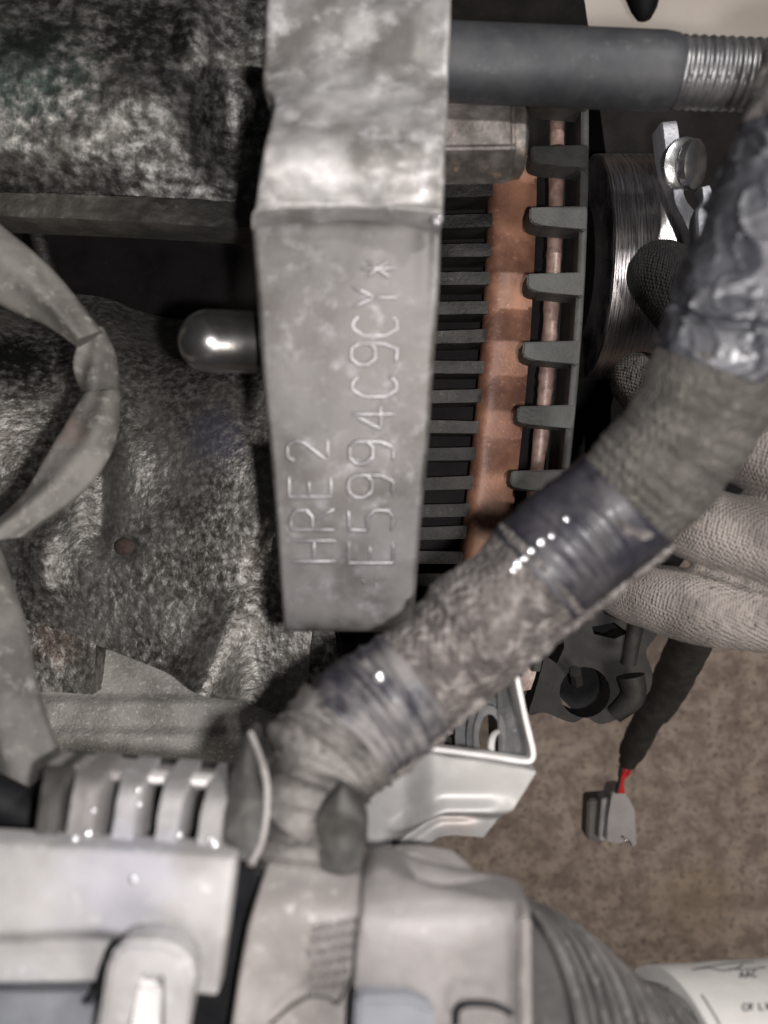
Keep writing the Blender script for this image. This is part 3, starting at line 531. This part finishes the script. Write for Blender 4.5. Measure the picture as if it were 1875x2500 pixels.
# ---------------------------------------------------------------- left connector
t = thing('ribbed_connector', 'pale dusty ribbed plug connector in the lower left corner', 'connector', W(280, 2250, 14))
def dF(p, s, t): return N(p, 60, 3) * .0007
bm = net([[(-200, 2050, 12.7), (200, 2072, 12.6), (400, 2082, 12.6), (574, 2094, 12.6)], [(-200, 2200, 12.4), (200, 2200, 12.4), (400, 2200, 12.4), (560, 2200, 12.4)],
          [(-200, 2320, 12.4), (200, 2320, 12.4), (400, 2320, 12.4), (545, 2320, 12.4)], [(-200, 2432, 12.4), (180, 2432, 12.4), (400, 2432, 12.4), (527, 2440, 12.4)]], 70, 50, .005,
         lambda p, s, t: dF(p, s, t) - .0028 * sm(0.62, .8, t + .12 * math.sin(s * 5)) * sm(.56, .46, s), rnd=.0009)
obj('shell', bm, m_conn, t)
obj('lower_shell', net([[(-200, 2424, 12.9), (270, 2424, 12.9)], [(-200, 2620, 12.8), (230, 2620, 12.8)]], 20, 10, .01, dF), m_conn_b, t)
obj('seam_filler', prism([(400, 2110, 13.9), (700, 2120, 13.9), (680, 2640, 13.9), (120, 2640, 13.9), (190, 2380, 13.9), (400, 2370, 13.9)], .01), m_void, t)  # black plate added so the seam between the connectors reads dark
P = [(240, 2440), (275, 2330), (300, 2300), (400, 2298), (455, 2318), (478, 2360), (470, 2440), (440, 2620), (205, 2620)]
hp = [(330, 2350), (425, 2358), (405, 2470), (380, 2620), (300, 2620)]
lt = obj('latch', prism([(a_, b_, 11.7) for a_, b_ in [(262, 2350), (285, 2312), (310, 2300), (400, 2302), (452, 2325), (474, 2372), (466, 2450), (430, 2640), (385, 2640), (415, 2372), (338, 2362), (292, 2640), (215, 2640)]], .006, .0009, seg=3), m_conn, t)
obj('latch_step', prism([(334, 2372, 12.3), (412, 2376, 12.3), (408, 2405, 12.2), (330, 2402, 12.2)], .005, .0006), m_conn, lt)
obj('latch_tooth', prism([(322, 2398, 12.0), (392, 2404, 12.0), (378, 2640, 11.8), (290, 2640, 11.8)], .006, .0008), mat('white worn plastic', (.46, .45, .44), (.54, .53, .52), 100, rough=.5), t)
P, R = spl([(212, 2450, 12.2, 6), (240, 2420, 12.15, 6), (262, 2345, 12.15, 6), (290, 2300, 12.15, 6), (340, 2288, 12.15, 5)], 24); obj('latch_gap', tube(P, R, 8), m_void, t)
obj('rib_base', net([[(95, 1880, 15.0), (330, 1895, 15.0), (545, 1915, 15.0)], [(60, 2085, 14.4), (330, 2090, 14.4), (545, 2100, 14.4)]], 30, 20, .012), m_slot, t)
for i, (a_, b_, top) in enumerate([(75, 128, 1872), (150, 216, 1880), (262, 316, 1890), (368, 424, 1898), (472, 530, 1908)]):
    rows = [[(a_ + 34, top, 13.9), ((a_ + b_) / 2 + 35, top + 2, 13.9), (b_ + 36, top + 4, 13.9)], [(a_ + 28, top + 36, 13.45), ((a_ + b_) / 2 + 28, top + 37, 13.45), (b_ + 28, top + 38, 13.45)], [(a_ + 16, 1990, 13.2), ((a_ + b_) / 2 + 16, 1990, 13.2), (b_ + 16, 1992, 13.2)], [(a_ + 4, 2086, 12.9), ((a_ + b_) / 2 + 4, 2087, 12.9), (b_ + 4, 2088, 12.9)]]
    obj('rib', net(rows, 20, 34, .010, lambda p, s, t: N(p, 250, 3) * .0004, rnd=.00035), m_slot if i == 0 else m_conn3 if i == 1 else m_conn, t)
obj('top_rail', prism([(110, 1866, 14.0), (330, 1890, 14.0), (332, 1900, 14.0), (520, 1914, 14.0), (520, 1930, 14.0), (110, 1890, 14.0)], .008, .0004), m_conn2, t)
obj('rail_strip', prism([(332, 1896, 13.9), (516, 1908, 13.9), (516, 1920, 13.9), (332, 1908, 13.9)], .004, .0003), mat('worn pale edge', (.62, .6, .58), rough=.6), t)
ef = obj('end_flange', net([[(590, 1796, 14.3), (610, 1788, 14.2), (628, 1800, 14.3)], [(560, 1900, 13.7), (600, 1880, 13.6), (640, 1900, 13.7)], [(545, 2000, 13.2), (600, 2000, 13.1), (648, 1980, 13.2)], [(555, 2110, 12.9), (590, 2105, 12.8), (625, 2100, 12.9)]], 24, 40, .006, lambda p, s, t: N(p, 200, 3) * .0006, rnd=.0006), m_slot, t)
P, R = spl([(612, 1790, 14.2, 8), (645, 1880, 13.6, 9), (652, 1960, 13.3, 8), (640, 2050, 13.0, 8), (612, 2110, 12.7, 10)], 24); obj('flange_edge', tube(P, R, 10), m_conn2, ef)
for (u, v, s_) in [(180, 2052, 6), (213, 2038, 7), (325, 2147, 5), (522, 2066, 6), (512, 2050, 4), (226, 1980, 4), (335, 1930, 4), (340, 1965, 3), (438, 2040, 4)]:  # bright beads stand in for glints on the ribs and shell
    obj('glint_bead', ball(onto([c_ for c_ in t.children if c_.name.startswith(('shell', 'rib'))], u, v, .0001), 0.00013 * s_, (1, 1, .5)), m_bead, t)
# ---------------------------------------------------------------- right connector
t = thing('hood_connector', 'beige dusty hooded connector in the bottom centre feeding the corrugated conduit', 'connector', W(900, 2300, 14))
bm = net([[(655, 2100, 13.6), (760, 2118, 13.5), (900, 2142, 13.5)], [(616, 2220, 13.0), (740, 2220, 12.9), (900, 2220, 12.9)], [(590, 2330, 12.9), (740, 2330, 12.8), (880, 2330, 12.8)], [(540, 2640, 12.9), (700, 2640, 12.8), (850, 2640, 12.8)]], 50, 60, .005,
         lambda p, s, t: N(p, 70, 3) * .0006 - .002 * math.exp(-((s - .55) / .3) ** 2) * sm(.68, .85, t), rnd=.0014)
obj('front_panel', bm, m_conn2, t)
bm = net([[(884, 2148, 13.2), (920, 2120, 13.2), (985, 2132, 13.2), (1030, 2170, 13.2)], [(882, 2210, 12.6), (980, 2205, 12.6), (1120, 2205, 12.6), (1278, 2206, 12.8)], [(865, 2330, 12.4), (980, 2330, 12.3), (1120, 2330, 12.3), (1282, 2330, 12.5)],
          [(845, 2640, 12.5), (980, 2640, 12.4), (1120, 2640, 12.4), (1290, 2640, 12.6)]], 60, 60, .007, lambda p, s, t: N(p, 70, 3) * .0006, rnd=.0012)
obj('hood', bm, m_conn3, t)
cp = obj('clip_plate', net([[(905, 2098, 14.6), (1010, 2084, 14.4), (1110, 2100, 14.6)], [(930, 2150, 14.3), (1060, 2140, 14.0), (1175, 2160, 14.2)], [(960, 2215, 14.2), (1080, 2215, 14.0), (1215, 2220, 14.2)]], 30, 24, .003, lambda p, s, t: N(p, 80) * .0006, rnd=.001), m_conn2, t)
obj('clip_lip', prism([(1085, 2150, 13.5), (1172, 2160, 13.5), (1176, 2196, 13.5), (1152, 2196, 13.5), (1150, 2184, 13.5), (1110, 2180, 13.5), (1085, 2190, 13.5)], .003, .0003), m_conn, cp)
obj('clip_window', prism([(1106, 2176, 13.7), (1176, 2180, 13.7), (1176, 2204, 13.7), (1106, 2200, 13.7)], .003, .0002), m_void, cp)
obj('dark_flap', net([[(820, 1932, 13.3), (836, 1924, 13.2), (852, 1932, 13.3)], [(776, 1990, 13.3), (830, 1980, 13.1), (890, 2000, 13.3)], [(768, 2050, 13.6), (830, 2050, 13.4), (896, 2060, 13.6)], [(785, 2130, 13.5), (830, 2140, 13.4), (880, 2130, 13.5)]], 30, 36, .006, lambda p, s, t: N(p, 150) * .0005, rnd=.001), m_slot, t)
obj('lower_block', prism([(868, 2440, 12.0), (1000, 2436, 12.0), (1060, 2466, 12.0), (1050, 2640, 12.0), (856, 2640, 12.0)], .005, .0007), m_conn_b, t)
obj('lower_gap', prism([(856, 2434, 12.15), (872, 2434, 12.15), (866, 2640, 12.15), (846, 2640, 12.15)], .004, .0002), m_void, t)
P, R = spl([(1112, 2500, 12.2, 9), (1118, 2462, 12.1, 9), (1150, 2450, 12.05, 8), (1210, 2455, 12.05, 8), (1250, 2475, 12.1, 7)], 24); obj('oval_gap', tube(P, R, 8), m_void, t)
obj('side_lip', prism([(1272, 2240, 12.2), (1296, 2240, 12.3), (1300, 2640, 12.3), (1272, 2640, 12.2)], .006, .0006), m_conn2, t)
bm = bmesh.new()
for r_ in range(6):
    for c_ in range(6 - r_ // 3):
        u = 865 - c_ * 19 - r_ * 6 + random.uniform(-2, 2); v = 2248 + r_ * 31 + c_ * 4
        a_, b_ = W(u, v - 7, 12.74), W(u - 3, v + 8, 12.74); tube([a_, a_.lerp(b_, .5) + Vector((.0002, 0, 0)), b_], .00038, 6, bm=bm)
obj('moulded_marks', bm, m_conn3, t, kind='stuff')
P, R = spl([(890, 2330, 12.75, 3), (850, 2400, 12.7, 3), (825, 2450, 12.7, 4), (800, 2436, 12.7, 4), (740, 2440, 12.7, 4), (660, 2500, 12.8, 4)], 30); obj('moulded_line', tube(P, R, 8), m_slot, t)
# ---------------------------------------------------------------- corrugated conduit
t = thing('conduit', 'ribbed grey corrugated conduit curving right from the hooded connector', 'conduit', W(1450, 2600, 16))
n = 560; CT = [(1100, 2610, 13.9, 410), (1220, 2640, 14.3, 395), (1350, 2690, 14.8, 350), (1480, 2730, 15.4, 312), (1620, 2752, 16.2, 298), (1760, 2762, 17.0, 290)]
P, R = spl(CT, n); wv = [math.sin((i / n) ** .9 * 2 * math.pi * 24 + .8 * math.sin(i / 40)) for i in range(n)]; R = [r_ * (1 + 0.045 * max(-1, min(1, q_ * 2))) for r_, q_ in zip(R, wv)]
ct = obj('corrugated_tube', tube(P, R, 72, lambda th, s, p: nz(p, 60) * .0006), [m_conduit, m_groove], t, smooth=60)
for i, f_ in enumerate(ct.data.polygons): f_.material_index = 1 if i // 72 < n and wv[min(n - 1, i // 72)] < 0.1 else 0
t = thing('label_sleeve', 'white printed label sleeve round the hose in the lower right corner', 'sleeve', W(1800, 2650, 19))
c0, c1 = W(1650, 2745, 16.3), W(2100, 2705, 16.9); r0 = PX(345, 16.3)
P = [c0.lerp(c1, i / 20) for i in range(21)]; R = [r0 * (1 + .004 * math.sin(i)) for i in range(21)]
obj('sleeve', tube(P, R, 96), m_label, t)
ax = (c1 - c0).normalized(); e1 = Vector((0, 0, 1)) - ax * ax.z; e1.normalize(); e2 = ax.cross(e1)
if e2.y < 0: e2 = -e2
LET = {'A': [[(0, 0), (.5, 1), (1, 0)], [(.2, .4), (.8, .4)]], 'C': [[(1, .9), (.4, 1), (0, .5), (.4, 0), (1, .1)]], 'R': [[(0, 0), (0, 1), (.8, .9), (.7, .5), (0, .5), (.9, 0)]],
       'S': [[(1, .9), (.3, 1), (.2, .6), (.8, .4), (.7, 0), (0, .1)]], 'L': [[(0, 1), (0, 0), (.9, 0)]], 'W': [[(0, 1), (.3, 0), (.5, .6), (.7, 0), (1, 1)]]}
slv = [c_ for c_ in t.children]
def write(txt, u0, v0, h, rot=-.06):
    x = 0
    for ch in txt:
        if ch == ' ': x += h * .6; continue
        bm = bmesh.new()
        for st in LET[ch]:
            q = [(u0 + x + a_ * h * .7, v0 - b_ * h + (x + a_ * h) * rot) for a_, b_ in st]; P = []
            for i in range(len(q) - 1):
                for k in range(4): P.append(onto(slv, q[i][0] + (q[i + 1][0] - q[i][0]) * k / 4, q[i][1] + (q[i + 1][1] - q[i][1]) * k / 4, .0001))
            P.append(onto(slv, *q[-1], .0001)); tube(P, .00016, 5, bm=bm)
        obj('printed_letter', bm, m_ink, t); x += h * 1.0
write('AAC', 1806, 2388, 15); write('CR LW', 1812, 2468, 16)
for q in ([(1690, 2368), (1730, 2364), (1765, 2370), (1800, 2364), (1812, 2356)], [(1700, 2366), (1745, 2358), (1790, 2352), (1840, 2350)], [(1780, 2366), (1820, 2368), (1868, 2362)]):
    obj('printed_scrawl', tube([onto(slv, *interp(q, i / 16), .0001) for i in range(17)], .00018, 5), m_ink, t)
P = [c0 + ax * .0022 + (e1 * math.cos(-.2 + i * .06) + e2 * math.sin(-.2 + i * .06)) * r0 * 1.006 for i in range(28)]; obj('edge_line', tube(P, .00018, 5), m_ink, t)
# ---------------------------------------------------------------- cable with plug
t = thing('hanging_plug', 'grey plug on red wires and black sleeve dangling above the brown floor', 'plug', W(1500, 2000, 42))
P, R = spl([(1760, 1420, 30, 56), (1690, 1560, 33, 50), (1625, 1690, 36, 46), (1590, 1740, 37, 42), (1540, 1840, 39, 38)], 50)
obj('cable_sleeve', tube(P, R, 24, lambda th, s, p: nz(p, 150) * .0008 - (.0012 if s > .72 else 0)), m_cable, t)
P, R = spl([(1542, 1838, 38.8, 24), (1532, 1862, 39.2, 22)], 6); obj('sleeve_end', tube(P, R, 18), m_cable, t)
for i, (o_, m) in enumerate(((0, m_red), (9, m_red), (-8, m_dwire))):
    P, R = spl([(1530 + o_, 1855, 39.2, 5), (1524 + o_ * 1.3, 1885, 39.8, 5), (1516 + o_ * .3, 1905, 40, 5), (1512 + o_, 1935, 40.2, 5)], 14); obj('wire', tube(P, R, 8), m, t)
obj('plug_body', prism([(1492, 1950, 40.2), (1494, 1930, 40.2), (1524, 1926, 40.2), (1534, 1955, 40.2), (1550, 1972, 40.2), (1556, 2066, 40.2), (1542, 2068, 40.2), (1538, 2044, 40.2), (1524, 2050, 40.2), (1520, 2062, 40.2), (1478, 2054, 40.2), (1484, 2000, 40.2)], .014, .0008), m_plug, t)
obj('plug_side', prism([(1436, 1952, 40.9), (1490, 1948, 40.9), (1482, 2052, 40.9), (1474, 2060, 40.9), (1432, 2050, 40.9)], .012, .0008), m_plug_d, t)
obj('plug_rib', prism([(1470, 1950, 40.5), (1488, 1948, 40.5), (1478, 2056, 40.5), (1462, 2050, 40.5)], .01, .0006), m_plug, t)
obj('contact', ball(W(1527, 2050, 40.0), .0008), m_bead, t)
# ---------------------------------------------------------------- upper right background
obj('painted_panel', net([[(1395, -260, 44), (1800, -260, 44), (2300, -260, 44)], [(1415, 60, 44), (1800, 70, 44), (2300, 76, 44)], [(1425, 260, 44), (1800, 260, 44), (2300, 260, 44)]], 20, 12, .01, lambda p, s, t: N(p, 15) * .002), m_paint,
    label='cream painted body panel in the upper right corner behind the stud', cat='body panel')
P = [W(1570, -60, 36), W(1570, -10, 36), W(1572, 20, 36), W(1572, 44, 36), W(1572, 50, 36)]; obj('rubber_stop', tube(P, [PX(x, 36) for x in (46, 42, 32, 18, 4)], 20), m_void, label='black tapered rubber stop against the cream panel', cat='rubber stop')
# ---------------------------------------------------------------- gloved hand
def hand():
    bm = bmesh.new()
    F = [[(1618, 672, 24.4, 84), (1690, 760, 24.0, 92), (1800, 900, 23.2, 92), (1960, 1040, 22, 100), (2140, 1180, 21, 110)],
         [(1562, 930, 25.2, 72), (1640, 1000, 24.6, 84), (1760, 1070, 22.6, 90), (1890, 1125, 20.8, 98), (2080, 1240, 20.2, 118), (2240, 1300, 20, 120)],
         [(1520, 1200, 26.0, 74), (1600, 1235, 24.2, 80), (1700, 1278, 21.6, 92), (1880, 1325, 20.4, 98), (2060, 1370, 20, 118), (2240, 1380, 20, 120)],
         [(1460, 1400, 25.4, 60), (1530, 1436, 23.4, 76), (1660, 1474, 21.6, 86), (1800, 1500, 21.0, 88), (1960, 1490, 20.8, 100), (2200, 1460, 20.6, 104)],
         [(1960, 640, 21.5, 84), (2040, 760, 20.5, 96), (2150, 920, 19.8, 108), (2260, 1080, 19.6, 120)]]
    for f in F:
        P, R = spl(f, 40)
        ax0 = (P[0] - P[1]).normalized(); r = R[0]; PP = []; RR = []
        for i in range(8):
            a_ = math.pi / 2 * i / 8; PP.append(P[0] + ax0 * r * math.cos(a_)); RR.append(max(r * math.sin(a_), r * .05))
        tube(PP + P, RR + R, 28, lambda th, s, p: N(p, 120, 3) * .0005, bm=bm)
    P, R = spl([(2160, 1240, 20.6, 300), (2320, 1300, 20.4, 330), (2480, 1330, 20.4, 260), (2700, 1360, 20.4, 230)], 24)
    tube(P, R, 40, flat=.45, bm=bm)
    me = bpy.data.meshes.new('h'); bm.to_mesh(me); bm.free(); o = bpy.data.objects.new('h', me); COL.objects.link(o)
    md = o.modifiers.new('r', 'REMESH'); md.mode = 'VOXEL'; md.voxel_size = 0.0011
    md = o.modifiers.new('s', 'SMOOTH'); md.iterations = 2
    dg = bpy.context.evaluated_depsgraph_get(); m2 = bpy.data.meshes.new_from_object(o.evaluated_get(dg)); bpy.data.objects.remove(o)
    b2 = bmesh.new(); b2.from_mesh(m2); return b2
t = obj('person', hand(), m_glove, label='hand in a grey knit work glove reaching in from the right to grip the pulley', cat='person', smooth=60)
